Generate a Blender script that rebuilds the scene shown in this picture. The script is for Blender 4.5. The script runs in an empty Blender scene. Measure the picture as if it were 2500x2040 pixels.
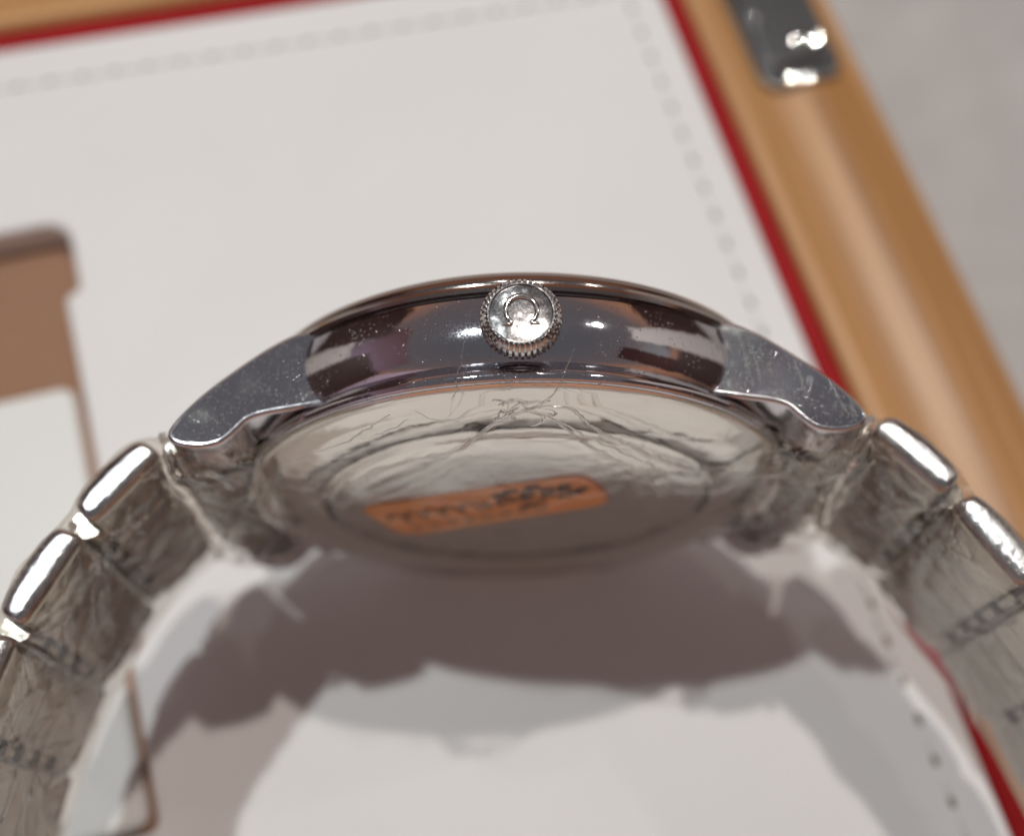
import bpy, bmesh, math, random
import numpy as np
from mathutils import Vector, Matrix, noise
S = 0.001                                  # everything below is written in millimetres
R = math.radians
rnd = random.Random(7)
sc = bpy.context.scene
col = sc.collection

# ------------------------------------------------------------------ camera
PITCH = R(67.0)
fwd = Vector((0, math.cos(PITCH), -math.sin(PITCH)))
camd = bpy.data.cameras.new('camera')
cam = bpy.data.objects.new('camera', camd); col.objects.link(cam)
cam.location = Vector((-0.4, -28.96, 102.05)) * S
cam.rotation_euler = (math.pi / 2 - PITCH, 0, 0)
camd.sensor_width = 36; camd.lens = 2880 / 2500 * 36
camd.clip_start = 0.002; camd.clip_end = 20
camd.dof.use_dof = True
camd.dof.focus_distance = 70 * S
camd.dof.aperture_fstop = 15.5
sc.camera = cam
sc.view_settings.view_transform = 'Standard'; sc.view_settings.look = 'None'
sc.view_settings.exposure = 0; sc.view_settings.gamma = 1
sc.cycles.transparent_max_bounces = 24
sc.cycles.max_bounces = 14; sc.cycles.transmission_bounces = 14; sc.cycles.glossy_bounces = 8
sc.cycles.sample_clamp_indirect = 6
sc.cycles.blur_glossy = 0.3

# ------------------------------------------------------------------ the dim room round the table
w = bpy.data.worlds.new('World'); sc.world = w; w.use_nodes = True
nt = w.node_tree; nt.nodes.clear()
out = nt.nodes.new('ShaderNodeOutputWorld'); bg = nt.nodes.new('ShaderNodeBackground')
tc = nt.nodes.new('ShaderNodeTexCoord'); sp = nt.nodes.new('ShaderNodeSeparateXYZ')
ramp = nt.nodes.new('ShaderNodeValToRGB')
nt.links.new(tc.outputs['Generated'], sp.inputs[0]); nt.links.new(sp.outputs['Z'], ramp.inputs[0])
cr = ramp.color_ramp
cr.elements[0].position = 0.0; cr.elements[0].color = (0.12, 0.07, 0.05, 1)
cr.elements[1].position = 0.95; cr.elements[1].color = (0.11, 0.108, 0.118, 1)
e = cr.elements.new(0.36); e.color = (0.40, 0.19, 0.11, 1)
e = cr.elements.new(0.56); e.color = (0.145, 0.118, 0.118, 1)
nt.links.new(ramp.outputs[0], bg.inputs[0]); nt.links.new(bg.outputs[0], out.inputs[0])
bg.inputs[1].default_value = 1.0

def lamp(name, travel, dist, size, E, colr):
    d = Vector(travel).normalized()
    l = bpy.data.lights.new(name, 'AREA'); l.shape = 'DISK'; l.size = size * S
    l.energy = E * math.pi * (dist * S) ** 2 / abs(d.z); l.color = colr
    o = bpy.data.objects.new(name, l); col.objects.link(o)
    o.location = (Vector((0, 0, 10)) - d * dist) * S
    o.rotation_euler = d.to_track_quat('-Z', 'Y').to_euler()
lamp('shop_lamp', (0.30, -0.24, -1), 900, 26, 1.06, (0.92, 0.99, 1.0))
lamp('shop_lamp', (-0.11, -0.345, -1), 900, 24, 0.92, (1.0, 0.93, 0.86))
lamp('shop_lamp', (0.10, -0.72, -1), 1000, 30, 0.09, (0.95, 1.0, 1.0))
lamp('shop_lamp', (-0.62, -0.50, -1), 1000, 26, 0.10, (1.0, 0.97, 0.92))

# ------------------------------------------------------------------ materials (texture space in millimetres)
class NT:
    def __init__(s, name):
        s.m = bpy.data.materials.new(name); s.m.use_nodes = True
        s.t = s.m.node_tree; s.t.nodes.clear()
        s.out = s.n('ShaderNodeOutputMaterial')
        s.tc = s.n('ShaderNodeTexCoord')
    def n(s, k, **p):
        x = s.t.nodes.new(k)
        for a, b in p.items(): setattr(x, a, b)
        return x
    def l(s, a, b): s.t.links.new(a, b)
    def mm(s, scale=(1, 1, 1), rot=(0, 0, 0)):
        m = s.n('ShaderNodeMapping'); m.inputs['Scale'].default_value = [v / S for v in scale]
        m.inputs['Rotation'].default_value = rot
        s.l(s.tc.outputs['Object'], m.inputs[0]); return m.outputs[0]
    def noise(s, vec, scale, detail=4, rough=.6, dist=0):
        x = s.n('ShaderNodeTexNoise'); x.inputs['Scale'].default_value = scale
        x.inputs['Detail'].default_value = detail; x.inputs['Roughness'].default_value = rough
        x.inputs['Distortion'].default_value = dist
        s.l(vec, x.inputs['Vector']); return x.outputs['Fac']
    def ramp(s, fac, stops):
        x = s.n('ShaderNodeValToRGB'); c = x.color_ramp
        while len(c.elements) < len(stops): c.elements.new(.5)
        for e, (p, v) in zip(c.elements, stops):
            e.position = p; e.color = (v, v, v, 1) if not hasattr(v, '__len__') else (*v, 1)
        s.l(fac, x.inputs[0]); return x.outputs[0]
    def math(s, op, a, b):
        x = s.n('ShaderNodeMath', operation=op)
        for i, v in enumerate((a, b)):
            if isinstance(v, (int, float)): x.inputs[i].default_value = v
            else: s.l(v, x.inputs[i])
        return x.outputs[0]
    def bump(s, h, strength, dist, normal=None):
        b = s.n('ShaderNodeBump'); b.inputs['Strength'].default_value = strength
        b.inputs['Distance'].default_value = dist * S; s.l(h, b.inputs['Height'])
        if normal is not None: s.l(normal, b.inputs['Normal'])
        return b.outputs[0]
    def bsdf(s, **k):
        b = s.n('ShaderNodeBsdfPrincipled')
        for a, v in k.items():
            a = a.replace('_', ' ')
            if isinstance(v, (int, float)): b.inputs[a].default_value = v
            elif isinstance(v, tuple): b.inputs[a].default_value = (*v, 1) if len(v) == 3 else v
            else: s.l(v, b.inputs[a])
        return b
    def done(s, sh): s.l(sh.outputs[0], s.out.inputs[0]); return s.m

def polished(name, colr=(.80, .785, .765), rough=.06, wav=.12, bubbles=0):
    t = NT(name); v = t.mm()
    h = t.noise(v, .55, 2, .5)
    f = t.noise(v, 9, 4, .6)
    r = t.ramp(f, [(.35, rough), (.75, rough + .10)])
    b = t.bump(h, wav, .15); b = t.bump(f, .05, .01, b)
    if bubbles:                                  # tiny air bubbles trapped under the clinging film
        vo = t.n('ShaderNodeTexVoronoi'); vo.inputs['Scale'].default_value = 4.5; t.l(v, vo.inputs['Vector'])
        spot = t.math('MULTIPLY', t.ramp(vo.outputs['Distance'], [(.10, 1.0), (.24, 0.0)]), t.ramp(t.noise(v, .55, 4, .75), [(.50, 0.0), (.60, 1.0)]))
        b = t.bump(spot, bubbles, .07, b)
    return t.done(t.bsdf(Base_Color=colr, Metallic=1.0, Roughness=r, Normal=b))

def brushed(name, stretch, colr=(.56, .56, .60), rough=.055, glint=1.0):
    """brushed steel under clinging film: fine streaks plus tiny trapped air bubbles with painted sparkle"""
    t = NT(name); v = t.mm(stretch)
    g = t.noise(v, 6, 3, .7)
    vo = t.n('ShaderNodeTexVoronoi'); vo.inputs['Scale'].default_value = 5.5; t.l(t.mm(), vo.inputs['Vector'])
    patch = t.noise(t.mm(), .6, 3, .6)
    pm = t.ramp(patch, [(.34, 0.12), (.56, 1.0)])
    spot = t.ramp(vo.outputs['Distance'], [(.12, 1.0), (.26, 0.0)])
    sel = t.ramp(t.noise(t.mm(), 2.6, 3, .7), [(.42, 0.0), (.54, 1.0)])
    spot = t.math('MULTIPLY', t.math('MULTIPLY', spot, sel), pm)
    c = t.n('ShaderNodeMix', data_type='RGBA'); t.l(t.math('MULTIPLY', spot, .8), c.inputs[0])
    c.inputs[6].default_value = (*colr, 1); c.inputs[7].default_value = (.88, .92, .93, 1)  # bubble specks whitened, their lamp sparkle painted into the colour
    b = t.bump(g, .10, .01); b = t.bump(spot, .8 * glint, .05, b)
    b = t.bump(t.noise(t.mm(), 7, 3, .7), .12 * glint, .02, b)
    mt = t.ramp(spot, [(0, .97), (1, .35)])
    return t.done(t.bsdf(Base_Color=c.outputs[2], Metallic=mt, Roughness=rough, Normal=b))

def link_steel(name):
    t = NT(name); v = t.mm((1, 1, 1))
    g = t.noise(t.mm((7, 7, .5)), 1.6, 3, .7)
    f = t.noise(v, 6.5, 4, .75)
    b = t.bump(g, .4, .04); b = t.bump(t.noise(v, 2.4, 2, .5), .55, .09, b); b = t.bump(f, .15, .03, b)
    r = t.ramp(t.noise(v, 3, 3, .6), [(.3, .10), (.7, .20)])
    return t.done(t.bsdf(Base_Color=(.66, .67, .68), Metallic=1.0, Roughness=r, Normal=b))

def underside_steel(name):
    t = NT(name)
    g = t.noise(t.mm((.4, 5, 5)), 2.2, 3, .7)
    p = t.noise(t.mm(), .5, 2, .5)
    b = t.bump(g, .06, .02); b = t.bump(p, .3, .25, b)
    r = t.ramp(p, [(.3, .10), (.7, .22)])
    return t.done(t.bsdf(Base_Color=(.50, .475, .43), Metallic=1.0, Roughness=r, Normal=b))

def film(name, haze=.05, rough=.06, bumps=.5, scale=.8, tint=(.97, .955, .93), fine=.5):
    t = NT(name); v = t.mm()
    n1 = t.noise(v, scale, 4, .6, 1.5); n2 = t.noise(v, scale * 5, 3, .6)
    b = t.bump(n1, bumps, .5); b = t.bump(n2, bumps * fine, .06, b)
    tr = t.n('ShaderNodeBsdfTransparent'); tr.inputs[0].default_value = (*tint, 1)
    gl = t.n('ShaderNodeBsdfGlossy'); gl.inputs['Roughness'].default_value = rough; t.l(b, gl.inputs['Normal'])
    df = t.n('ShaderNodeBsdfTranslucent'); df.inputs[0].default_value = (.85, .84, .8, 1)
    d2 = t.n('ShaderNodeBsdfDiffuse'); d2.inputs[0].default_value = (.85, .84, .8, 1)
    ds = t.n('ShaderNodeMixShader'); ds.inputs[0].default_value = .5
    t.l(df.outputs[0], ds.inputs[1]); t.l(d2.outputs[0], ds.inputs[2])
    m1 = t.n('ShaderNodeMixShader'); hz = t.ramp(n1, [(.35, haze * .3), (.75, haze * 1.8)])
    t.l(hz, m1.inputs[0]); t.l(tr.outputs[0], m1.inputs[1]); t.l(ds.outputs[0], m1.inputs[2])
    ge = t.n('ShaderNodeNewGeometry'); dt = t.n('ShaderNodeVectorMath', operation='DOT_PRODUCT')
    t.l(ge.outputs['Incoming'], dt.inputs[0]); t.l(b, dt.inputs[1])
    k = t.math('POWER', t.math('SUBTRACT', 1.0, t.math('ABSOLUTE', dt.outputs['Value'], 0)), 5)
    fr = t.math('ADD', t.math('MULTIPLY', k, .95), .045)
    m2 = t.n('ShaderNodeMixShader'); t.l(fr, m2.inputs[0]); t.l(m1.outputs[0], m2.inputs[1]); t.l(gl.outputs[0], m2.inputs[2])
    return t.done(m2)

def lens(name, refl=.09, rough=.03, haze=.03, scale=.5, bumps=.3, ior=1.08, fine=.2, tint=(.98, .97, .955)):
    """a wrinkled sheet: it bends what lies behind it and mirrors the room at its folds"""
    t = NT(name); v = t.mm()
    n1 = t.noise(v, scale, 3, .55, 1.0); n2 = t.noise(v, scale * 6, 3, .6)
    b = t.bump(n1, bumps, .4); b = t.bump(n2, bumps * fine, .06, b)
    rf = t.n('ShaderNodeBsdfRefraction'); rf.inputs['IOR'].default_value = ior; rf.inputs['Roughness'].default_value = .0
    rf.inputs[0].default_value = (*tint, 1); t.l(b, rf.inputs['Normal'])
    gl = t.n('ShaderNodeBsdfGlossy'); gl.inputs['Roughness'].default_value = rough; t.l(b, gl.inputs['Normal'])
    df = t.n('ShaderNodeBsdfTranslucent'); df.inputs[0].default_value = (.85, .83, .8, 1)
    m1 = t.n('ShaderNodeMixShader'); t.l(t.ramp(n1, [(.35, haze * .3), (.75, haze * 1.8)]), m1.inputs[0]); t.l(rf.outputs[0], m1.inputs[1]); t.l(df.outputs[0], m1.inputs[2])
    ge = t.n('ShaderNodeNewGeometry'); dt = t.n('ShaderNodeVectorMath', operation='DOT_PRODUCT')
    t.l(ge.outputs['Incoming'], dt.inputs[0]); t.l(b, dt.inputs[1])
    k = t.math('POWER', t.math('SUBTRACT', 1.0, t.math('ABSOLUTE', dt.outputs['Value'], 0)), 4)
    m2 = t.n('ShaderNodeMixShader'); t.l(t.math('ADD', t.math('MULTIPLY', k, .9), refl), m2.inputs[0]); t.l(m1.outputs[0], m2.inputs[1]); t.l(gl.outputs[0], m2.inputs[2])
    return t.done(m2)

def clear(name):
    t = NT(name); v = t.mm()
    b = t.bump(t.noise(v, 2.5, 4, .7), .5, .08)
    return t.done(t.bsdf(Base_Color=(.97, .96, .94), Roughness=.04, Transmission_Weight=.97, IOR=1.33, Normal=b))

def leather(name, colr):
    t = NT(name); v = t.mm()
    g = t.noise(v, 3.2, 4, .6); big = t.noise(v, .05, 2, .5)
    c = t.n('ShaderNodeMix', data_type='RGBA'); t.l(big, c.inputs[0])
    c.inputs[6].default_value = (*[q * .95 for q in colr], 1); c.inputs[7].default_value = (*[min(1, q * 1.04) for q in colr], 1)
    b = t.bump(g, .25, .05); b = t.bump(big, .3, .6, b)
    return t.done(t.bsdf(Base_Color=c.outputs[2], Roughness=.48, Normal=b, Specular_IOR_Level=.35))

def cloth(name, colr, rough=.8, scale=6, spec=.2):
    t = NT(name); g = t.noise(t.mm(), scale, 3, .6); big = t.noise(t.mm(), .12, 3, .5)
    c = t.n('ShaderNodeMix', data_type='RGBA'); t.l(big, c.inputs[0])
    c.inputs[6].default_value = (*[q * .82 for q in colr], 1); c.inputs[7].default_value = (*[min(1, q * 1.15) for q in colr], 1)
    return t.done(t.bsdf(Base_Color=c.outputs[2], Roughness=rough, Normal=t.bump(g, .4, .08), Specular_IOR_Level=spec))

def wood(name):
    t = NT(name)
    a = t.noise(t.mm((1, .018, 1)), .32, 4, .55, .6)
    b = t.noise(t.mm((1, .02, 1)), 2.2, 3, .6)
    mixv = t.math('ADD', t.math('MULTIPLY', a, .8), t.math('MULTIPLY', b, .2))
    c = t.ramp(mixv, [(.32, (.30, .13, .042)), (.45, (.43, .21, .075)), (.55, (.53, .275, .115)), (.64, (.68, .405, .20))])
    return t.done(t.bsdf(Base_Color=c, Roughness=.38, Normal=t.bump(b, .15, .05)))

def plain(name, colr, rough=.5, metal=0.0, bumpscale=5, bs=.15):
    t = NT(name); g = t.noise(t.mm(), bumpscale, 3, .6)
    return t.done(t.bsdf(Base_Color=colr, Roughness=rough, Metallic=metal, Normal=t.bump(g, bs, .03)))

def glass(name):
    t = NT(name); return t.done(t.bsdf(Base_Color=(1, 1, 1), Roughness=.01, Transmission_Weight=1.0, IOR=1.5,
                                        Normal=t.bump(t.noise(t.mm(), 3), .02, .01)))

def sticker_mat():
    t = NT('orange_label'); v = t.mm()
    n = t.noise(v, .35, 2, .5)
    c = t.ramp(n, [(.3, (1.0, .36, .07)), (.6, (1.0, .44, .14)), (.8, (1.0, .56, .28))])
    return t.done(t.bsdf(Base_Color=c, Roughness=.42, Normal=t.bump(t.noise(v, 1.3, 3), .4, .12)))

M = dict(chrome=polished('chrome_glint_dome', (.8, .8, .8), .02, 0),
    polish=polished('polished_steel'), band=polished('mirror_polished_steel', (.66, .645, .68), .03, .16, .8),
    back=polished('polished_caseback_steel', (.95, .925, .875), .06, .22),
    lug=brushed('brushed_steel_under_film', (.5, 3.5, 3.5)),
    lugtop=polished('polished_lug_steel', (.70, .68, .70), .12, .2),
    link=link_steel('satin_bracelet_steel'), under=underside_steel('satin_inner_steel'),
    film=lens('clear_plastic_film', .045, .03, .012, .3, .07, 1.06, .05), crease=clear('creased_plastic_film'),
    web=film('stretched_plastic_film', .02, .08, .4, 1.0, (.90, .85, .79)),
    white=leather('white_leather', (.80, .78, .77)), cushion=leather('cream_cushion_leather', (.80, .79, .765)),
    red=cloth('red_felt', (.34, .005, .008), .7, 7, .25), wood=wood('oak_wood'),
    tan=cloth('recess_brown', (.34, .19, .12)), table=cloth('grey_table_cloth', (.50, .47, .455), .85, 1.2),
    hinge=plain('hinge_steel', (.27, .275, .28), .25, 1.0, .5, .3), thread=plain('white_thread', (.82, .82, .78), .6),
    hole=plain('needle_hole_shade', (.26, .23, .18), .8), label=sticker_mat(), ink=plain('black_ink', (.055, .03, .022), .5),
    greyrefl=plain('grey_reflection', (.27, .22, .20), .5), crystal=glass('watch_crystal'), dial=plain('silver_dial', (.5, .5, .5), .4, .6),
    dark=plain('gap_shade', (.03, .025, .022), .6))

# ------------------------------------------------------------------ mesh helpers (mm in, metres out)
def mobj(name, V, F, m, parent=None, smooth=True, bevel=0, seg=2, angle=35, sub=0):
    me = bpy.data.meshes.new(name)
    me.from_pydata([(a * S, b * S, c * S) for a, b, c in V], [], F)
    bm = bmesh.new(); bm.from_mesh(me); bmesh.ops.recalc_face_normals(bm, faces=bm.faces); bm.to_mesh(me); bm.free()
    me.materials.append(M[m] if isinstance(m, str) else m)
    if smooth:
        me.polygons.foreach_set('use_smooth', [True] * len(me.polygons))
    o = bpy.data.objects.new(name, me); col.objects.link(o); o.parent = parent
    if bevel:
        b = o.modifiers.new('bevel', 'BEVEL'); b.width = bevel * S; b.segments = seg; b.limit_method = 'ANGLE'; b.angle_limit = R(angle)
        b.harden_normals = True
    if sub:
        s = o.modifiers.new('sub', 'SUBSURF'); s.levels = sub; s.render_levels = sub
    if smooth and not bevel and not sub:
        e_ = o.modifiers.new('split', 'EDGE_SPLIT'); e_.split_angle = R(42)
    return o
def face_away(o, axis, sign):
    me = o.data; n = sum(p.normal[axis] for p in list(me.polygons)[:max(1, len(me.polygons) // 6)])
    if n * sign < 0: me.flip_normals()
def tag(o, label=None, cat=None, group=None, kind=None):
    for k, v in (('label', label), ('category', cat), ('group', group), ('kind', kind)):
        if v: o[k] = v
    return o
def empty(name, loc, rz=0):
    o = bpy.data.objects.new(name, None); col.objects.link(o); o.empty_display_size = .005
    o.location = [v * S for v in loc]; o.rotation_euler = (0, 0, rz); return o
ZC = 19.5                                                # height of the watch's centre above the pad: it stands on its edge
def L(x, n, c): return (x, n, c + ZC)
def lathe_n(prof, seg=160, close=False):
    V, F = [], []
    for r, n in prof:
        for k in range(seg):
            a = 2 * math.pi * k / seg; V.append(L(r * math.cos(a), n, r * math.sin(a)))
    for i in range(len(prof) - 1):
        for k in range(seg):
            F.append((i * seg + k, i * seg + (k + 1) % seg, (i + 1) * seg + (k + 1) % seg, (i + 1) * seg + k))
    return V, F
def lathe_c(prof, cx, cn, seg=64):
    V, F = [], []
    for r, c in prof:
        for k in range(seg):
            a = 2 * math.pi * k / seg; V.append(L(cx + r * math.cos(a), cn + r * math.sin(a), c))
    for i in range(len(prof) - 1):
        for k in range(seg):
            F.append((i * seg + k, i * seg + (k + 1) % seg, (i + 1) * seg + (k + 1) % seg, (i + 1) * seg + k))
    return V, F
def smoothpoly(pts, sub=4, closed=True):
    P = [Vector(p) for p in pts]; n = len(P); o = []
    rng = range(n) if closed else range(n - 1)
    for i in rng:
        a, b, c, d = (P[(i - 1) % n], P[i], P[(i + 1) % n], P[(i + 2) % n]) if closed else (P[max(i - 1, 0)], P[i], P[i + 1], P[min(i + 2, n - 1)])
        for k in range(sub):
            t = k / sub
            o.append(.5 * ((2 * b) + (c - a) * t + (2 * a - 5 * b + 4 * c - d) * t * t + (3 * b - a - 3 * c + d) * t ** 3))
    if not closed: o.append(P[-1])
    return o
def extrude(poly, c0, c1, fn=L):
    n = len(poly)
    V = [fn(p[0], p[1], c0) for p in poly] + [fn(p[0], p[1], c1) for p in poly]
    F = [tuple(range(n)), tuple(range(2 * n - 1, n - 1, -1))] + [(i, (i + 1) % n, n + (i + 1) % n, n + i) for i in range(n)]
    return V, F
def tube(path, rad, seg=8, flat=1.0, flatdir=Vector((0, 1, 0))):
    V, F = [], []; n = len(path)
    for i, p in enumerate(path):
        p = Vector(p); d = (Vector(path[min(i + 1, n - 1)]) - Vector(path[max(i - 1, 0)])).normalized()
        a = flatdir.cross(d); a = a.normalized() if a.length > 1e-4 else Vector((1, 0, 0)); b = d.cross(a).normalized()
        r = rad(i / (n - 1)) if callable(rad) else rad
        for k in range(seg):
            t = 2 * math.pi * k / seg; V.append(tuple(p + a * (math.cos(t) * r) + b * (math.sin(t) * r * flat)))
    for i in range(n - 1):
        for k in range(seg): F.append((i * seg + k, i * seg + (k + 1) % seg, (i + 1) * seg + (k + 1) % seg, (i + 1) * seg + k))
    F += [tuple(range(seg)), tuple(range((n - 1) * seg, n * seg))]
    return V, F

# ------------------------------------------------------------------ table
V = []; F = []
n = 60
for i in range(n + 1):
    for j in range(n + 1):
        x = -900 + 1800 * i / n; y = -900 + 1800 * j / n
        V.append((x, y, -45))
for i in range(n):
    for j in range(n): F.append((i * (n + 1) + j, (i + 1) * (n + 1) + j, (i + 1) * (n + 1) + j + 1, i * (n + 1) + j + 1))
tag(mobj('table_top', V, F, 'table'), kind='structure')

# boards added out of frame to colour the case's reflections and the ambient light
def board(x0, y0, x1, y1, z0, z1, m, wave=18):
    V, F = [], []
    for i in range(17):
        for j in range(7):
            t = i / 16; d = Vector((y1 - y0, x0 - x1)).normalized() * wave * math.sin(i * 1.3)
            V.append((x0 + (x1 - x0) * t + d.x, y0 + (y1 - y0) * t + d.y, z0 + (z1 - z0) * j / 6))
    for i in range(16):
        for j in range(6): F.append((i * 7 + j, i * 7 + j + 1, (i + 1) * 7 + j + 1, (i + 1) * 7 + j))
    tag(mobj('reflection_board', V, F, m), kind='structure')
board(-620, -420, -300, -500, -45, 360, cloth('lilac_reflector', (.74, .62, .76), .9, .5))
board(-290, -500, 620, -420, -45, 240, plain('brown_reflector', (.74, .40, .27), .7))
dk = plain('dark_reflector', (.075, .045, .042), .6); wh = plain('white_reflector', (.80, .80, .77), .7)
board(-640, -420, -640, 130, -45, 420, dk, 0); board(-640, 135, -640, 330, -45, 260, wh, 0); board(-640, 335, -640, 900, -45, 520, dk, 0)
board(640, -300, 640, 160, -45, 300, dk, 0); board(640, 165, 640, 420, -45, 620, wh, 0); board(640, 425, 640, 900, -45, 420, dk, 0)
board(-900, -500, -900, 700, 330, 1000, cloth('high_lilac_reflector', (.60, .50, .66), .9, .5), 0)
board(900, -500, 900, -40, 330, 1000, plain('maroon_reflector', (.16, .08, .08), .7), 0); board(900, -35, 900, 330, 480, 950, plain('pale_blue_reflector', (.60, .70, .78), .7), 0)
board(-640, 905, 640, 905, -45, 420, plain('far_brown_reflector', (.60, .31, .20), .7), 0)

# ------------------------------------------------------------------ the box, in its own frame (u right, v away)
YAW = R(15.5)
box = empty('watch_box', (0, 0, -45), YAW)
tag(box, 'open wooden watch box with white stitched leather lining and thin red edge', 'box')
def B(u, v, z): return (u, v, z + 45)
TOPV = 70.4; TS = -.075
def vt(u, base): return base + TS * (u + 38.4)        # the far side of the lining runs a little askew
pad = empty('x', (0, 0, 0)); bpy.data.objects.remove(pad)
def plate(name, outer, hole, z0, z1, m, bevel, seg=4, parent=box, bz=B):
    """flat slab with an optional hole; top edges rounded"""
    bm = bmesh.new()
    def ring(pts):
        vs = [bm.verts.new([q * S for q in bz(p[0], p[1], z1)]) for p in pts]
        return [bm.edges.new((vs[i], vs[(i + 1) % len(vs)])) for i in range(len(vs))]
    es = ring(outer)
    if hole: es += ring(hole)
    bmesh.ops.triangle_fill(bm, use_beauty=True, use_dissolve=False, edges=es)
    bmesh.ops.dissolve_limit(bm, angle_limit=.01, verts=bm.verts, edges=bm.edges)
    r = bmesh.ops.extrude_face_region(bm, geom=list(bm.faces))
    for v in [g for g in r['geom'] if isinstance(g, bmesh.types.BMVert)]: v.co.z -= (z1 - z0) * S
    bmesh.ops.recalc_face_normals(bm, faces=bm.faces)
    me = bpy.data.meshes.new(name); bm.to_mesh(me); bm.free()
    me.materials.append(M[m]); me.polygons.foreach_set('use_smooth', [True] * len(me.polygons))
    o = bpy.data.objects.new(name, me); col.objects.link(o); o.parent = parent
    b = o.modifiers.new('bevel', 'BEVEL'); b.width = bevel * S; b.segments = seg; b.limit_method = 'ANGLE'; b.angle_limit = R(50); b.harden_normals = True
    return o
def rc(pts, rad, seg=5):
    """round the corners of a polygon"""
    o = []; n = len(pts)
    for i in range(n):
        p = Vector(pts[i]); a = Vector(pts[i - 1]) - p; b = Vector(pts[(i + 1) % n]) - p
        r = rad[i] if hasattr(rad, '__len__') else rad
        r = min(r, a.length * .45, b.length * .45)
        if r < .01: o.append(tuple(p)); continue
        A = p + a.normalized() * r; Bb = p + b.normalized() * r
        for k in range(seg + 1):
            t = k / seg; o.append(tuple((1 - t) ** 2 * A + 2 * t * (1 - t) * p + t * t * Bb))
    return o
UL, VB, UR = -95, -80, 33.0
outer = rc([(UL, VB), (UR, VB), (UR, vt(UR, TOPV)), (UL, vt(UL, TOPV))], 2)
hole = rc([(-72, -13.6), (-34.2, -13.6), (-34.9, 20), (-35.5, 38.2), (-34.0, 38.8), (-34.2, 46.9), (-72, 47.8)], [2, 1.2, .1, .8, .5, 2.6, 3])
lining = plate('leather_lining', outer, hole, -9, 0, 'white', .7, 5)
tag(lining, 'white leather lining with a stitched seam along its edge')
cush = plate('cushion', rc([(-71, -12.9), (-35.0, -12.9), (-36.1, 28.9), (-71, 29.6)], [2, 1.2, 1.6, 2]), None, -12, -.6, 'cushion', 1.3, 6)
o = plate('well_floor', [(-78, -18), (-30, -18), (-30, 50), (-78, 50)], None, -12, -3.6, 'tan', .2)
o = plate('added_gap_strip', [(-36.4, -13.3), (-34.3, -13.3), (-35.0, 20), (-35.6, 28.5), (-36.6, 28.5)], None, -3.4, -1.5, 'tan', .3)  # strip added to lighten the shaded gap beside the cushion
# red felt edging
def strip(name, u0, u1, z0, z1, m, bev):
    return plate(name, [(u0, VB), (u1, VB), (u1, vt(UR, TOPV) + (u1 - UR)), (u0, vt(UR, TOPV) + (u0 - UR))], None, z0, z1, m, bev)
ry = [(UR + .12, VB), (35.3, VB), (35.3, vt(UR, TOPV) + 2.6), (UL, vt(UL, TOPV) + 2.6), (UL, vt(UL, TOPV) + .12), (UR + .12, vt(UR, TOPV) + .12)]
plate('red_edging', ry, None, -12, -.35, 'red', .5)
# moulded oak frame: rails with a grooved profile, mitred at the corner
prof = [(0, -45), (0, -.2), (.35, .15), (1.7, .15), (2.1, -.25), (5.0, -.55), (7.6, -.30), (8.4, .05), (10.6, .15), (11.2, -.2), (13.0, -.7), (15.2, -1.5), (16.4, -2.4), (17.0, -4.2), (17.1, -45)]
def rail(pA, pB, nrm, miterA, miterB, name='oak_rail'):
    pA, pB, nrm = Vector(pA), Vector(pB), Vector(nrm); d = (pB - pA).normalized()
    V = []; K = 24
    for k in range(K + 1):
        for w_, z in prof:
            a = pA + d * (miterA * w_); b = pB + d * (miterB * w_)
            p = a.lerp(b, k / K) + nrm * w_; V.append(B(p.x, p.y, z))
    m = len(prof); F = []
    for k in range(K):
        for i in range(m - 1): F.append((k * m + i, k * m + i + 1, (k + 1) * m + i + 1, (k + 1) * m + i))
    F += [tuple(range(m)), tuple(range(K * m, (K + 1) * m))]
    return mobj(name, V, F, 'wood', box, True)
rail((35.36, VB), (35.36, vt(UR, TOPV) + 2.7), (1, 0), 0, 1)
o = rail((0, -110), (0, 0), (1, 0), 0, 0); bpy.data.objects.remove(o)
# far rail: built along local y then turned, so that the grain runs along it
def rail_far():
    a = Vector((35.36, vt(UR, TOPV) + 2.7)); b = Vector((UL, vt(UL, TOPV) + 2.7)); Ln = (b - a).length
    V = []; m = len(prof); K = 24
    for k in range(K + 1):
        for w_, z in prof: V.append((-w_, -w_ + (Ln + w_) * k / K, z + 45))
    F = []
    for k in range(K):
        for i in range(m - 1): F.append((k * m + i, k * m + i + 1, (k + 1) * m + i + 1, (k + 1) * m + i))
    F += [tuple(range(m)), tuple(range(K * m, (K + 1) * m))]
    # local +y runs along the rail, local -x points outwards
    o = mobj('oak_rail', [(-x, y, z) for x, y, z in V], F, 'wood', box, True)
    d = (b - a).normalized(); ang = math.atan2(d.y, d.x) - math.pi / 2
    # outward normal must be +v: with +y along d, local +x is to its right (outwards, away from the lining)
    o.location = (a.x * S, a.y * S, 0); o.rotation_euler = (0, 0, ang)
rail_far()
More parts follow.
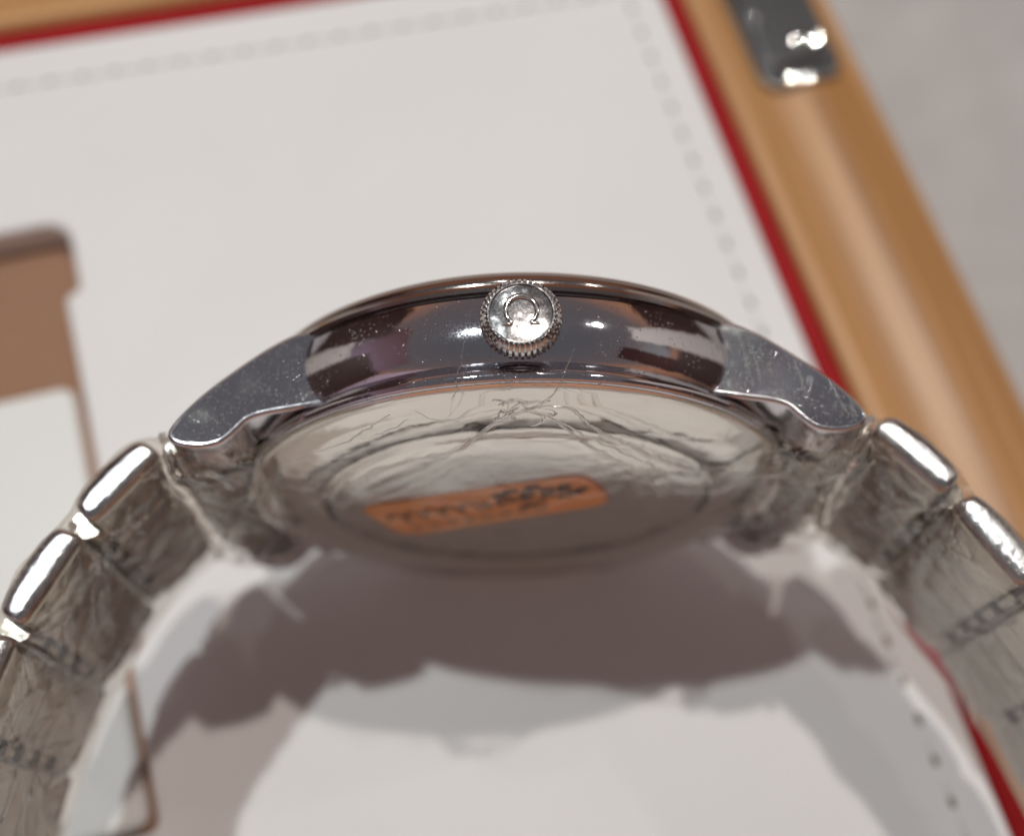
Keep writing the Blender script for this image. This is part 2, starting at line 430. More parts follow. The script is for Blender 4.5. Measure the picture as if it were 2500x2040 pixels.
# steel hinge leaf let into the rail
hl = empty('hinge', (44.1, 49, 45.2)); hl.parent = box
hp = rc([(-4.6, -6.3), (4.4, -6.3), (4.5, 30), (-4.7, 30)], [3.2, 2.6, .3, .3], 8)
def Hh(u, v, z): return (u, v, z)
plate('leaf', hp, None, -2.5, .35, 'hinge', .5, 4, hl, Hh)
hp2 = rc([(-3.9, -4.1), (3.9, -3.9), (3.6, 30), (-3.5, 30)], [1.5, 1.5, .3, .3], 6)
plate('hinge_arm', hp2, None, .36, 1.3, 'hinge', .5, 4, hl, Hh)
for (u, v) in ((-3.2, 2.6), (.3, -1.4), (2.2, -1.9), (2.75, -1.5), (-1.7, -5.2), (.4, -5.5)):  # added mirror domes, tilted to throw lamp highlights at the camera
    V, F = [], []; zb = 1.38 if v > -4 else .45
    for i in range(8):
        for k in range(20):
            r = .33 * (1 - i / 7) + .001; z = (.33 ** 2 - r * r) / 7 - (.5 if i == 0 else 0)
            x, y = r * math.cos(k * math.pi / 10), r * math.sin(k * math.pi / 10)
            V.append((u + x, v + y, zb + z + y * .123 + x * .138))
    for i in range(7):
        for k in range(20): F.append((i * 20 + k, i * 20 + (k + 1) % 20, (i + 1) * 20 + (k + 1) % 20, (i + 1) * 20 + k))
    mobj('glint_dome', V, F, 'chrome', hl)
# stitched seam
def stitch_mesh():
    V, F = [], []; n = 10
    path = [(0, -1.05 + 2.1 * k / n, .02 + .12 * math.sin(math.pi * k / n)) for k in range(n + 1)]
    V, F = tube(path, lambda t: .10 + .16 * math.sin(math.pi * t) ** .5, 8, .6, Vector((0, 0, 1)))
    return V, F
V, F = stitch_mesh()
st0 = mobj('stitch', [(x, y, z) for x, y, z in V], F, 'white', box)
seam = []
P = 3.46
for k in range(36):
    v = -44.5 + P * k
    if v < 64: seam.append((29.25, v, 0))
for k in range(36):
    u = 26.8 - P * k
    seam.append((u, vt(u, 65.1), math.pi / 2 + math.atan(TS)))
HV, HF = [], []
for k, (u, v, a) in enumerate(seam):
    o = st0 if k == 0 else st0.copy()
    if k: col.objects.link(o)
    o.location = [q * S for q in B(u, v, 0)]; o.rotation_euler = (0, 0, a + rnd.uniform(-.06, .06))
    # needle hole after each stitch: a dark cap stands in for the hole's shade
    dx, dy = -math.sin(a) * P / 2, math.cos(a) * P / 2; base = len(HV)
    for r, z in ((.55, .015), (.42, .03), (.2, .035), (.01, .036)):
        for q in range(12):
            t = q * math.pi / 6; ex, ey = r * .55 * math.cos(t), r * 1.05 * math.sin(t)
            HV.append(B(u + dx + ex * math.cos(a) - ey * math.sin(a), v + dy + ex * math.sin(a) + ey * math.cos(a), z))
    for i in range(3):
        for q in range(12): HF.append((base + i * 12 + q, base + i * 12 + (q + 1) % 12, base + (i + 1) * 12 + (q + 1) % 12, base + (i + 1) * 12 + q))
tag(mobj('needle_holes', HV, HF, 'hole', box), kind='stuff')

# ------------------------------------------------------------------ the watch: stands on its nine o'clock edge, crown up
watch = empty('wristwatch', (0, 0, 0), R(1.6))
tag(watch, 'steel wristwatch wrapped in clear plastic film, standing on its edge with crown up', 'watch')
# case band (mirror polished barrel between lugs)
V, F = lathe_n([(16.5, .2), (19.25, .25), (19.45, .42), (19.5, .7), (19.42, .95), (19.0, 1.1), (18.55, 1.25), (18.5, 1.45), (18.75, 1.62), (19.15, 2.3), (19.42, 3.2), (19.52, 4.2), (19.45, 5.2), (19.28, 5.95), (18.95, 6.02), (18.9, 6.15)], 240)
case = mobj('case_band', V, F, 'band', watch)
V, F = lathe_n([(18.85, 6.2), (19.35, 6.32), (19.42, 6.55), (19.3, 6.8), (19.05, 6.9), (19.1, 7.1), (19.0, 7.45), (18.55, 8.0), (17.9, 8.45), (17.1, 8.75), (16.7, 8.8), (16.6, 8.4), (16.6, 6.2)], 240)
mobj('bezel', V, F, polished('bezel_steel', (.44, .38, .35), .09, .1), watch)
V, F = lathe_n([(16.6, 8.5), (16.3, 8.85), (12, 9.35), (6, 9.6), (.01, 9.7)], 96); mobj('crystal', V, F, 'crystal', watch)
V, F = lathe_n([(16.6, 7.2), (.01, 7.25)], 96); dial = mobj('dial', V, F, 'dial', watch)
# caseback
V, F = lathe_n([(19.1, .22), (18.9, .02), (18.4, -.04), (17.5, -.38), (17.2, -.46), (14.7, -.60), (14.4, -.50), (14.0, -.50), (13.6, -.82), (13.2, -.90), (11, -.94), (7, -.97), (.01, -.99)], 240)
mobj('caseback', V, F, 'back', watch)
# crown with coin edge and raised emblem
CX, CN = .22, 3.42
V, F = lathe_c([(1.4, 19.0), (1.4, 20.4)], CX, CN, 48); mobj('crown_tube', V, F, 'polish', watch)
crown = empty('crown', (0, 0, 0)); crown.parent = watch
T = 42; seg = T * 6; V, F = [], []
def gear(a, r0, r1):
    t = (a * T / (2 * math.pi)) % 1
    return r0 if t < .18 or t > .95 else r1
for (r0, r1, c) in ((1.6, 1.6, 20.5), (2.15, 2.32, 20.52), (2.22, 2.42, 20.65), (2.22, 2.42, 21.45), (2.16, 2.34, 21.68), (2.07, 2.14, 21.82), (2.0, 2.0, 21.76)):
    for k in range(seg):
        a = 2 * math.pi * k / seg; r = gear(a, r0, r1); V.append(L(CX + r * math.cos(a), CN + r * math.sin(a), c))
for i in range(6):
    for k in range(seg): F.append((i * seg + k, i * seg + (k + 1) % seg, (i + 1) * seg + (k + 1) % seg, (i + 1) * seg + k))
mobj('coin_edge', V, F, 'polish', crown)
V, F = lathe_c([(1.99, 21.5), (1.99, 21.85), (1.95, 21.95), (1.88, 21.95), (1.82, 21.84), (1.5, 21.88), (1.0, 21.91), (.5, 21.925), (.01, 21.93)], CX, CN, 96)
mobj('crown_cap', V, F, polished('matted_crown_steel', (.38, .37, .37), .12, .6), crown)
path = []
for k in range(41):
    a = R(-52 + 284 * k / 40); path.append(L(CX + .02 + .92 * math.cos(a), CN + .12 + .92 * math.sin(a), 21.97))
a0 = path[0]; a1 = path[-1]
path = [(a0[0] + .52, a0[1] - .12, a0[2] - .03), (a0[0] + .25, a0[1] - .14, a0[2]), (a0[0] + .02, a0[1] - .12, a0[2])] + path + [(a1[0] - .02, a1[1] - .12, a1[2]), (a1[0] - .25, a1[1] - .14, a1[2]), (a1[0] - .52, a1[1] - .12, a1[2] - .03)]
V, F = tube(path, lambda t: .10 + .07 * math.sin(math.pi * t), 10, .9, Vector((0, 0, 1)))
mobj('emblem', V, F, 'polish', crown)

# lugs
lugR = [(9.5, 6.9), (12.2, 6.85), (14.2, 6.55), (15.8, 5.75), (17.5, 4.55), (19.6, 2.85), (21.0, 1.45), (21.85, .35), (22.1, -.35), (21.75, -.9), (21.0, -1.2), (19.9, -1.3), (18.9, -1.12), (18.2, -.68), (17.6, -.06), (17.0, .52), (16.0, .86), (14.4, 1.12), (11.7, 1.55), (9.5, 1.7)]
def build_lug(sx, sc_):
    poly = [(sx * p[0], p[1]) for p in smoothpoly(lugR, 4)]
    c1 = 14.0; c0 = 10.3
    V, F = extrude(poly, sc_ * c0, sc_ * c1)
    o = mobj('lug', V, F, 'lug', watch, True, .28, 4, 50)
    o.data.materials.append(M['lugtop'])
    for p in o.data.polygons:
        if abs(p.normal.z) < .5: p.material_index = 1
    o.modifiers['bevel'].material = 1
    return o
for sx in (-1, 1):
    for s2 in (1, -1): build_lug(sx, s2)
# end links between the lugs
endp = [(17.6, 5.0), (19.4, 4.2), (21.2, 2.6), (22.9, 1.4), (23.5, .6), (23.2, -.1), (21.5, -.25), (19.6, .6), (18.4, .9), (17.4, 1.1)]
for sx in (-1, 1):
    V, F = extrude([(sx * p[0], p[1]) for p in smoothpoly(endp, 3)], -10.1, 10.1)
    mobj('end_link', V, F, 'under', watch, True, .25, 3, 50)
    V, F = extrude([(sx * a, b) for a, b in ((18.2, .92), (21.6, -.1), (21.6, -.55), (18.2, .5))], -6.0, 6.0)
    mobj('end_link_plate', V, F, 'under', watch, True, .15, 2, 50)

# bracelet rows: position of each row's middle (x, n), direction of the row, in the watch's frame
rowsL = [(-26.35, -1.75, -49.5, 6.4), (-30.55, -8.0, -61.5, 6.7), (-33.35, -14.7, -72, 6.3), (-34.9, -21.3, -80, 6.3), (-35.3, -27.9, -91, 6.3), (-34.3, -34.4, -104, 6.3), (-31.8, -40.3, -121, 6.3)]
rowsR = [(26.3, -1.35, -47.5, 6.4), (30.55, -7.35, -58.0, 6.7), (34.3, -13.4, -62, 6.3), (37.0, -19.2, -70, 6.3), (38.7, -25.6, -84, 6.3), (37.3, -33.1, -97, 6.3), (35.6, -39.3, -114, 6.3)]
FL = .9
def link_outline(Ln):
    h = Ln / 2
    # s along the row, t outwards (dial side)
    return [(-h, -.6), (-h, .3), (-h + .22, .95), (-h + .9, 1.30), (-h + 2.1, 1.45), (0, 1.52), (h - 2.1, 1.45), (h - .9, 1.30), (h - .22, .95), (h, .3), (h, -.6), (h - .35, -.95), (h - 1.2, -1.05), (-h + 1.2, -1.05), (-h + .35, -.95)]
def place(sx, row, s, t):
    x, n, ang, Ln = row
    a = R(ang); d = Vector((math.cos(a), math.sin(a))); nn = Vector((-d.y, d.x))      # right-hand side frame
    p = Vector((abs(x), n)) + d * s + nn * t
    return (sx * p.x, p.y)
def add_link(name, sx, row, Ln, c0, c1, ds=0, sink=0, bev=.55, m='link'):
    poly = [place(sx, row, s + ds, t * (1 - sink * .2) - sink * .25) for s, t in smoothpoly(link_outline(Ln), 3)]
    if bev > 1:
        V, F = [], []; base = smoothpoly(link_outline(Ln), 4); m_ = len(base); K = 9; rr = 1.15; up = c1 > 0
        ce = c1 if up else c0; ci = c0 if up else c1; sg = 1 if up else -1
        rings = [(1.0, 1.0, ci)]
        for k in range(K + 1):
            th = math.pi / 2 * k / K; ins = rr * (1 - math.cos(th))
            rings.append((1 - ins / (Ln / 2) * .5, 1 - ins / rr * .80, ce - sg * .8 * (1 - math.sin(th))))
        for fs, ft, cc in rings:
            for s0, t0 in base:
                q = place(sx, row, s0 * fs, .2 + (t0 - .2) * ft); V.append(L(q[0], q[1], cc))
        for k in range(len(rings) - 1):
            for i in range(m_): F.append((k * m_ + i, k * m_ + (i + 1) % m_, (k + 1) * m_ + (i + 1) % m_, (k + 1) * m_ + i))
        F += [tuple(range(m_)), tuple(range((len(rings) - 1) * m_, len(rings) * m_))]; bev = 0
    else: V, F = extrude(poly, c0, c1)
    V = [(x + sx * .85 * FL * (10 + ZC - z) / 20, y + .5 * FL * (10 + ZC - z) / 20, z) for x, y, z in V]
    o = mobj(name, V, F, m, watch, True, bev, 4, 55)
    o.data.materials.append(M['under'])
    mid = Vector(place(sx, row, 0, 0))
    a = R(row[2]); nn = Vector((-math.sin(a) * sx, math.cos(a)))
    for p in o.data.polygons:
        if (Vector((p.normal.x, p.normal.y)).dot(nn)) < -.7: p.material_index = 1
    return o
for sx, rows in ((-1, rowsL), (1, rowsR)):
    for i, row in enumerate(rows):
        for (c0, c1) in ((5.1, 10.0), (-10.1, -4.6)):
            add_link('outer_link', sx, row, row[3] - .1, c0, c1, bev=1.02)
        for (c0, c1) in ((2.16, 5.06), (-1.16, 2.1), (-4.54, -1.22)):
            add_link('centre_link', sx, row, row[3] - .22, c0, c1, 0, .35, .2, 'under')
        if i < len(rows) - 1:
            nx = rows[i + 1]
            pa = place(sx, row, row[3] / 2 + .05, -.1)
            V, F = tube([L(pa[0] + sx * 1.0, pa[1] + .5, -9.0), L(pa[0] + sx * .1, pa[1], 8.4)], .95, 16)
            mobj('link_pin', V, F, 'under', watch)
            for cc in (5.1, 2.1, -1.2, -4.6):  # solid dark blocks: painted shade of the gaps between links
                for dd in (.0,):
                    q = [place(sx, row, row[3] / 2 + .05 + a_, b_) for a_, b_ in ((-.48, -1.02), (.48, -1.02), (.48, -.6), (-.48, -.6))]
                    f_ = FL * (10 - cc) / 20
                    V, F = extrude([(x + sx * .85 * f_, y + .5 * f_) for x, y in q], cc - .45, cc + .45)
                    mobj('joint_shade', V, F, 'dark', watch, False)

# ------------------------------------------------------------------ orange sticker on the caseback
BLc, BRc, TRc, TLc = Vector((-8.9, -5.2)), Vector((7.0, 1.3)), Vector((4.5, 7.2)), Vector((-11.8, 1.4))
def stick(a, b, lift=0):
    p = BLc.lerp(BRc, a).lerp(TLc.lerp(TRc, a), b)
    r = p.length
    n_ = -1.06 - .04 * math.sin(a * 9) * b - .30 * (1 - b) ** 1.3 - lift
    return L(p.x, n_, p.y)
outl = []
na, nb = 48, 20; V, F = [], []
for i in range(na + 1):
    for j in range(nb + 1):
        a, b = i / na, j / nb
        # rounded corners
        ee = .09
        ca = a
        if b < .25: k = math.sqrt(max(0, 1 - ((.25 - b) / .25) ** 2)); lo = ee * (1 - k); ca = lo + a * (1 - 2 * lo)
        if b > .75: k = math.sqrt(max(0, 1 - ((b - .75) / .25) ** 2)); lo = ee * (1 - k); ca = lo + a * (1 - 2 * lo)
        V.append(stick(ca, b))
for i in range(na):
    for j in range(nb): F.append((i * (nb + 1) + j, (i + 1) * (nb + 1) + j, (i + 1) * (nb + 1) + j + 1, i * (nb + 1) + j + 1))
stk = mobj('orange_sticker', V, F, 'label', watch)
s_ = stk.modifiers.new('thick', 'SOLIDIFY'); s_.thickness = .03 * S
V, F = [], []
def stroke(pts, wd, VV, FF):
    for (a0, b0), (a1, b1) in zip(pts, pts[1:]):
        d = Vector(((a1 - a0) * 17, (b1 - b0) * 6.4)); d.normalize(); q = Vector((-d.y, d.x)) * wd
        base = len(VV); K = 4
        for k in range(K + 1):
            a = a0 + (a1 - a0) * k / K; b = b0 + (b1 - b0) * k / K
            VV.append(stick(a + q.x / 17, b + q.y / 6.4, .09)); VV.append(stick(a - q.x / 17, b - q.y / 6.4, .09))
        for k in range(K): FF.append((base + 2 * k, base + 2 * k + 1, base + 2 * k + 3, base + 2 * k + 2))
def arc(ca, cb, ra, rb, t0, t1, n=8): return [(ca + ra * math.cos(R(t0 + (t1 - t0) * k / n)), cb + rb * math.sin(R(t0 + (t1 - t0) * k / n))) for k in range(n + 1)]
# a row of handwriting-like arches and bars, as far as it can be read, then denser marks to the right
for i in range(5):
    a = .09 + .085 * i
    stroke(arc(a, .50, .030, .16, 175, 20), .11, V, F); stroke([(a + .034, .60), (a + .040, .40)], .13, V, F)
stroke([(.50, .62), (.515, .44)], .2, V, F)
stroke(arc(.60, .50, .040, .17, 200, 10), .13, V, F); stroke([(.56, .52), (.66, .56), (.70, .50)], .16, V, F)
for (a, b) in ((.60, .74), (.66, .80), (.72, .72), (.76, .84), (.70, .60), (.80, .70), (.86, .62), (.84, .46), (.90, .50), (.78, .55), (.72, .38), (.66, .34), (.93, .58), (.88, .74)):
    stroke([(a - .03, b - .02), (a + .005, b + .03), (a + .03, b - .01)], rnd.uniform(.20, .34), V, F)
mobj('black_print', V, F, 'ink', watch, False)
V, F = [], []
for i in range(8):  # arched feet of the lettering, their grey reflection painted on
    a = .12 + .083 * i
    stroke(arc(a, .26, .026, .07, 200, 340, 5), .20, V, F)
mobj('grey_reflected_print', V, F, 'greyrefl', watch, False)

# ------------------------------------------------------------------ clear plastic film wrapped round watch and bracelet
def fold(x, c, amp=1.0, seed=0.0):
    """wrinkles that run out from the knot below the crown"""
    dx, dc = x - .2, 20.5 - c
    ang = math.atan2(dx, max(dc, .3)); r = math.hypot(dx, dc)
    a = noise.noise(Vector((ang * 5.0 + seed, r * .10, 3.1 + seed)))
    b = noise.noise(Vector((x * .28 + seed, c * .28, 7.7)))
    d = 1 - abs(noise.noise(Vector((x * .22 + c * .1 + 4 + seed, c * .35 - x * .1, 1.7)))) * 2
    return amp * (.20 * a + .10 * b + .16 * max(0, d) ** 6)
# creases and strands gathered under the crown
strands = [
 ([(3.3, 1.6, 20.6), (2.4, -.6, 20.5), (1.2, -1.7, 20.2), (0, -1.9, 19.6), (-1.9, -1.9, 17.4), (-3.8, -1.9, 13.9), (-5.6, -1.85, 12.9), (-8.9, -1.8, 11.0), (-12.1, -1.7, 7.3), (-15.2, -1.5, 2.8)], .17),
 ([(-3.2, 2.6, 20.0), (-3.5, .7, 19.9), (-3.8, -.9, 19.8), (-4.15, -1.7, 19.0)], .09),
 ([(-2.9, 1.2, 19.9), (-3.2, .2, 19.8), (-3.5, -1.2, 19.6), (-4.3, -1.7, 18.6)], .06),
 ([(-6.1, -1.5, 19.4), (-5.2, -1.7, 18.7), (-3.6, -1.8, 18.3), (-2.1, -1.8, 18.7), (-.7, -1.8, 20.0)], .07),
 ([(.2, -1.8, 19.9), (1.5, -1.9, 20.4), (3.1, -1.9, 19.9), (4.5, -1.9, 16.9), (6.7, -1.9, 14.1), (10.0, -1.8, 10.4), (11.8, -1.7, 9.1), (14.9, -1.5, 8.6)], .16),
 ([(.1, -1.9, 19.6), (1.9, -2.0, 18.8), (3.9, -2.0, 15.0), (6.1, -1.95, 11.8), (8.3, -1.9, 9.0), (10.0, -1.8, 3.9)], .13),
 ([(.5, -1.9, 20.1), (2.8, -2.1, 18.0), (4.6, -2.1, 15.6), (7.2, -2.0, 12.3), (9.2, -1.9, 9.6), (10.6, -1.7, 6.2)], .10),
 ([(-4.3, -1.7, 13.6), (-2.2, -1.7, 15.1), (1.3, -1.7, 15.5), (4.4, -1.7, 15.1)], .07),
 ([(-7.6, -1.6, 19.0), (-9.0, -1.6, 17.2), (-11.1, -1.6, 14.7), (-14.4, -1.4, 11.8)], .08),
 ([(-6.6, -1.6, 18.3), (-8.0, -1.6, 16.6), (-9.6, -1.6, 15.3)], .06),
 ([(10.7, -1.6, 5.1), (13.8, -1.5, 3.6), (16.4, -1.4, 6.3), (19.9, -1.9, 7.3), (20.9, -1.9, 11.8), (21.6, -1.6, 13.6)], .14),
 ([(-10.6, -1.6, 3.3), (-7.4, -1.7, 6.5), (-4.5, -1.7, 9.9), (-3.0, -1.7, 12.5)], .08),
 ([(-13.5, -1.5, 1.0), (-9.8, -1.7, 6.6), (-6.0, -1.7, 10.8)], .07),
 ([(14.9, -1.8, -6), (18.9, -2.0, -2.0), (20.0, -2.1, 2.2), (20.3, -2.1, 6.9)], .11),
 ([(-22.2, -1.4, 13.6), (-22.4, -1.9, 11.6), (-22.5, -2.2, 9.7)], .14),
 ([(-21.6, -1.4, 13.2), (-21.5, -1.9, 11.4), (-21.2, -2.2, 9.2)], .10),
 ([(-25.3, -1.0, 10.4), (-25.9, -2.5, 8.7), (-26.6, -3.6, 6.6), (-28.3, -6.0, 5.4)], .15),
 ([(22.2, -.6, 13.4), (21.7, -1.6, 12.2), (20.9, -2.0, 10.8), (19.6, -2.1, 9.9)], .15),
 ([(22.4, -.9, 12.9), (22.1, -1.8, 11.6), (21.6, -2.2, 10.0)], .16),
 ([(24.0, -3.8, 2.0), (26.0, -4.2, 6.5), (27.6, -4.6, 9.9)], .07),
 ([(-34, -10, -6), (-31, -8, -2), (-28.5, -6.8, 1.0), (-24, -4.0, .5)], .09),
 ([(28.7, -4.9, 10.3), (28.5, -5.8, 9.4), (28.2, -6.6, 8.2)], .30),
 ([(-28.6, -5.2, 10.2), (-28.2, -6.2, 8.8), (-27.6, -7.4, 7.0)], .26),
]
# film over the caseback: the folds run along the strands above
V, F = [], []; nr, ns = 150, 420
gx, gc, gb, gs = [], [], [], []
for i in range(nr + 1):
    r = .2 + 19.2 * i / nr
    for k in range(ns):
        a = 2 * math.pi * k / ns; gx.append(r * math.cos(a)); gc.append(r * math.sin(a))
        gb.append(-1.50 if r < 17.0 else -1.50 + 1.18 * ((r - 17.0) / 2.4) ** 2); gs.append(min(1, (19.6 - r) / 2.0 + .15))
gx, gc, gb, gs = map(np.array, (gx, gc, gb, gs))
fh = np.zeros(len(gx)); warp = np.array([.35 * noise.noise(Vector((x * .5, c * .5, 4.4))) for x, c in zip(gx, gc)])
for pts, r in strands:
    P_ = smoothpoly([Vector(p) for p in pts], 3, False)
    best = np.full(len(gx), 99.0)
    for p, q in zip(P_, P_[1:]):
        dx, dc = q.x - p.x, q.z - p.z; l2 = dx * dx + dc * dc + 1e-9
        t_ = np.clip(((gx - p.x) * dx + (gc - p.z) * dc) / l2, 0, 1)
        best = np.minimum(best, np.hypot(gx + warp - p.x - t_ * dx, gc + warp - p.z - t_ * dc))
    wdt = .35 + r * 2.2
    fh = np.maximum(fh, (r * 2.6) * np.exp(-(best / wdt) ** 2) + .5 * r * np.exp(-((best - wdt * 2.2) / (wdt * .6)) ** 2))
fo = np.array([max(-.06, fold(x, c, .32)) for x, c in zip(gx, gc)])
gn = gb - (fh * .62 + fo) * gs
V = [L(float(x), float(n_), float(c)) for x, n_, c in zip(gx, gn, gc)]
for i in range(nr):
    for k in range(ns): F.append((i * ns + k, i * ns + (k + 1) % ns, (i + 1) * ns + (k + 1) % ns, (i + 1) * ns + k))
F.append(tuple(range(ns)))
o = mobj('caseback_film', V, F, 'film', watch); face_away(o, 1, -1)
# film along each side of the bracelet, from the caseback out over the inner faces, wrapped up over the crown-side edges
wrinkled = lens('wrinkled_plastic_film', .085, .05, .06, .16, .18, 1.045, .02, (.985, .955, .915))
PINCH = [(22.6, 0.0, 13.0), (28.5, -4.8, 10.4), (32.2, -11.3, 10.4), (34.9, -18, 10.4), (26.0, -3.0, -11.0), (32.0, -9.5, -11.5)]
def pinch(x, n_, c, seed):
    h = 0
    for i, (px, pn, pc) in enumerate(PINCH):
        al = -(n_ - pn) * .8 + (x - px) * .6; ac = pc - c; r = math.hypot(al, ac)
        if r > 13: continue
        ang = math.atan2(al, ac if abs(ac) > .01 else .01)
        w_ = math.exp(-r / 5.0) * min(1, r / 1.2)
        h += w_ * (1.0 * noise.noise(Vector((ang * 2.6 + seed + i * 7, r * .12, i))) + .8 * max(0, 1 - 4 * abs(noise.noise(Vector((ang * 2.4 + i * 5 + seed, r * .08, 3 + i))))) ** 2)
    return h
def ridge(x, y, z): return max(0, 1 - 6 * abs(noise.noise(Vector((x, y, z))))) ** 1.5
for sx, rows in ((-1, rowsL), (1, rowsR)):
    pts = [(17.0, -1.2), (19.3, -1.75), (21.6, -2.0), (23.3, -1.9)]
    for row in rows:
        for s in (-row[3] * .28, row[3] * .28):
            p = place(1, row, s, -1.75); pts.append(p)
    pp = smoothpoly([Vector(p) for p in pts], 20, False); n = len(pp)
    V, F = [], []; nc = 120
    for i, p in enumerate(pp):
        t = (pp[min(i + 1, n - 1)] - pp[max(i - 1, 0)]).normalized(); nn = Vector((t.y, -t.x)) * 1.0   # towards the inside
        if nn.dot(Vector((-1, -1))) < 0: nn = -nn
        ctop = 13.4 - 2.8 * min(1, max(0, (p.x - 21.8) / 2.2))
        for j in range(nc + 1):
            c = -10.3 + (ctop + 10.3) * j / nc
            u = i * .24
            h = .60 * noise.noise(Vector((u * .20, c * .14, 5 + sx))) + .05 * noise.noise(Vector((u * .7, c * .5, 9 + sx))) \
                + .34 * ridge(u * .13 + c * .09, c * .08, 2.2 + sx * 3) + .16 * ridge(u * .20 - c * .12 + 7, c * .15, 6.2 + sx) + .50 * pinch(p.x, p.y, c, sx * 11)
            h *= 1 - (.72 if sx > 0 else .40) * min(1, max(0, (p.x - 27.5) / 3))
            ed = max(0, (c - ctop + 1.3) / 1.3)
            h *= min(1, max(0, (c + 10.0) / 3.5)); q = p + nn * (max(-.25, h) * (1 - .5 * ed) - ed ** 1.5 * 1.2 + .2 * math.sin(math.pi * j / nc))
            fl = FL * (10 - c) / 20 * min(1, max(0, (q.x - 22) / 4)); V.append(L(sx * (q.x + fl * .85), q.y + fl * .5, c))
    for i in range(n - 1):
        for j in range(nc): F.append((i * (nc + 1) + j, (i + 1) * (nc + 1) + j, (i + 1) * (nc + 1) + j + 1, i * (nc + 1) + j + 1))
    o = mobj('bracelet_film', V, F, wrinkled, watch); face_away(o, 1, -1)
    # loose folds of film lying across the inner faces
    for k in range(14):
        i0 = rnd.randrange(10, n - 60); c = rnd.uniform(-9, 8); di = rnd.choice((-1, 1)) * rnd.uniform(.5, 3); dc = rnd.uniform(-1.0, 1.0) * .5
        P_ = []
        for q in range(18):
            ii = int(max(0, min(n - 1, i0 + di * q))); c += dc + rnd.uniform(-.12, .12)
            if abs(c) > 10: break
            p = pp[ii]; f_ = FL * (10 - c) / 20 * min(1, max(0, (p.x - 22) / 4))
            P_.append(Vector((sx * (p.x - .35 + f_ * .85), p.y - .25 + f_ * .5, c)))
        if len(P_) < 6: continue
        P_ = smoothpoly(P_, 3, False); r = rnd.uniform(.06, .16)
        V, F = tube([L(*v) for v in P_], lambda t, r=r: r * (.15 + math.sin(math.pi * t)), 7, .4)
        mobj('film_crease', V, F, 'crease', watch)
# film stretched over the dial side, bridging the hollows between bezel, lugs and links
for sx, rows in ((-1, rowsL), (1, rowsR)):
    pts = [(14.3, 8.85), (15.7, 8.35), (16.6, 7.0), (17.7, 5.3), (19.3, 3.6), (20.8, 2.4), (22.2, 1.5), (24.2, 1.45), (25.6, 1.15), (26.9, .25)]
    pts += [place(1, rows[0], 2.0, 1.42), place(1, rows[0], 3.3, .95), place(1, rows[1], -2.9, 1.0), place(1, rows[1], -1.5, 1.45), place(1, rows[1], 1.6, 1.45), place(1, rows[1], 3.3, 1.0), place(1, rows[2], -2.6, 1.2), place(1, rows[2], 0, 1.52), place(1, rows[3], 0, 1.52)]
    pp = smoothpoly([Vector(p) for p in pts], 6, False); V, F = [], []; nc = 40
    for i, p in enumerate(pp):
        for j in range(nc + 1):
            tt = j / nc; c = -10.5 + 20.6 * tt
            w_ = .18 * noise.noise(Vector((p.x * .5, p.y * .5, c * .6 + sx * 5)))
            V.append(L(sx * (p.x + w_), p.y + w_ - .5 * max(0, (c - 9) / 1.1) ** 2, c))
    for i in range(len(pp) - 1):
        for j in range(nc): F.append((i * (nc + 1) + j, (i + 1) * (nc + 1) + j, (i + 1) * (nc + 1) + j + 1, i * (nc + 1) + j + 1))
    mobj('dial_side_film', V, F, 'web', watch)
# loose strands, drawn thin
for pts, r in strands:
    P_ = smoothpoly([Vector(p) for p in pts], 8, False)
    P_ = [p + Vector((noise.noise(p * 1.3), noise.noise(p * 1.3 + Vector((9, 0, 0))) * .5, noise.noise(p * 1.3 + Vector((0, 9, 0))))) * .22 for p in P_]
    V, F = tube([L(*p) for p in P_], lambda t, r=r: .7 * r * (.35 + .9 * math.sin(math.pi * min(1, t * 1.1 + .05)) + .3 * noise.noise(Vector((t * 9, r * 50, 0)))) + .012, 9, .32)
    mobj('film_crease', V, F, 'crease', watch)
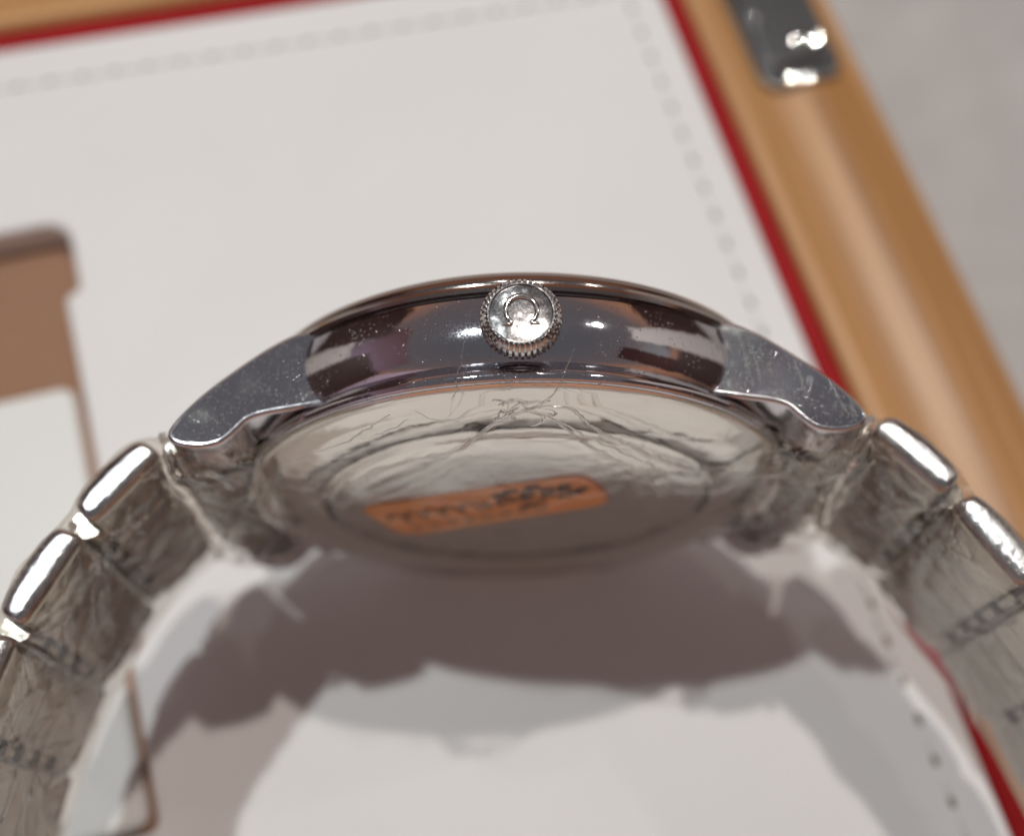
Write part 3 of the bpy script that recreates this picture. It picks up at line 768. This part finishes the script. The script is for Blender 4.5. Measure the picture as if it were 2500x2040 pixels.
# folds of film lying on the flat crown-side faces of the lugs
for pts, r in (([(14.3, 6.3), (14.7, 4.4), (15.0, 2.2)], .07), ([(14.9, 6.0), (15.4, 3.9), (15.6, 1.8)], .05), ([(17.8, 4.2), (18.1, 2.6), (18.5, 1.2)], .06), ([(20.0, 2.3), (20.3, 1.2), (20.9, -.3)], .07), ([(20.9, 1.3), (21.3, .4), (21.3, -.6)], .05), ([(-20.9, .9), (-20.0, 1.0), (-18.9, .3)], .05), ([(-19.6, 1.9), (-19.2, 2.6), (-18.9, 2.9)], .09)):
    P_ = smoothpoly([Vector((a, b, 14.03)) for a, b in pts], 8, False)
    P_ = [p + Vector((noise.noise(p * 2) * .15, 0, 0)) for p in P_]
    V, F = tube([L(*p) for p in P_], lambda t, r=r: r * (.1 + math.sin(math.pi * t)), 7, .5, Vector((0, 0, 1)))
    mobj('film_crease', V, F, 'crease', watch)
# crumpled knots
def crumple(x, n_, c, rx, rn, rcc, seed):
    bm = bmesh.new(); bmesh.ops.create_icosphere(bm, subdivisions=4, radius=1)
    for v in bm.verts:
        d = 1 - abs(noise.noise(v.co * 1.9 + Vector((seed, 0, 0)))) * 1.5 - abs(noise.noise(v.co * 4.5 + Vector((seed, 3, 0)))) * .7
        p = v.co * max(.25, d)
        v.co = Vector(L(x + p.x * rx, n_ + p.y * rn, c + p.z * rcc)) * S
    me = bpy.data.meshes.new('film_knot'); bm.to_mesh(me); bm.free(); me.materials.append(M['crease'])
    o = bpy.data.objects.new('film_knot', me); col.objects.link(o); o.parent = watch
for a in ((28.6, -5.2, 9.6, .5, .7, .7, 3), (-28.6, -5.0, 10.3, .5, .5, .4, 4), (-28.0, -7.0, 7.4, .45, .45, .8, 6), (-22.9, .2, 12.0, .4, .5, .7, 8), (22.9, .2, 12.0, .4, .4, .7, 9)): crumple(*a)
# the tangle of film where the wrap is twisted shut under the crown
for q in range(9):
    p = Vector((rnd.gauss(-.1, 1.1), rnd.uniform(-1.9, -1.2), rnd.gauss(19.6, .45))); d = Vector((rnd.uniform(-1, 1), rnd.uniform(-.25, .25), rnd.uniform(-.7, .7))).normalized()
    P_ = [p.copy()]
    for k in range(12):
        d = (d + Vector((rnd.uniform(-1, 1), rnd.uniform(-.4, .4), rnd.uniform(-1, 1))) * .5 - (P_[-1] - Vector((0, -1.5, 19.7))) * .25).normalized()
        P_.append(P_[-1] + d * .26)
    P_ = smoothpoly(P_, 3, False)
    V, F = tube([L(*v) for v in P_], lambda t: (.03 + .11 * math.sin(math.pi * t)), 7, .45)
    mobj('film_crease', V, F, 'crease', watch)
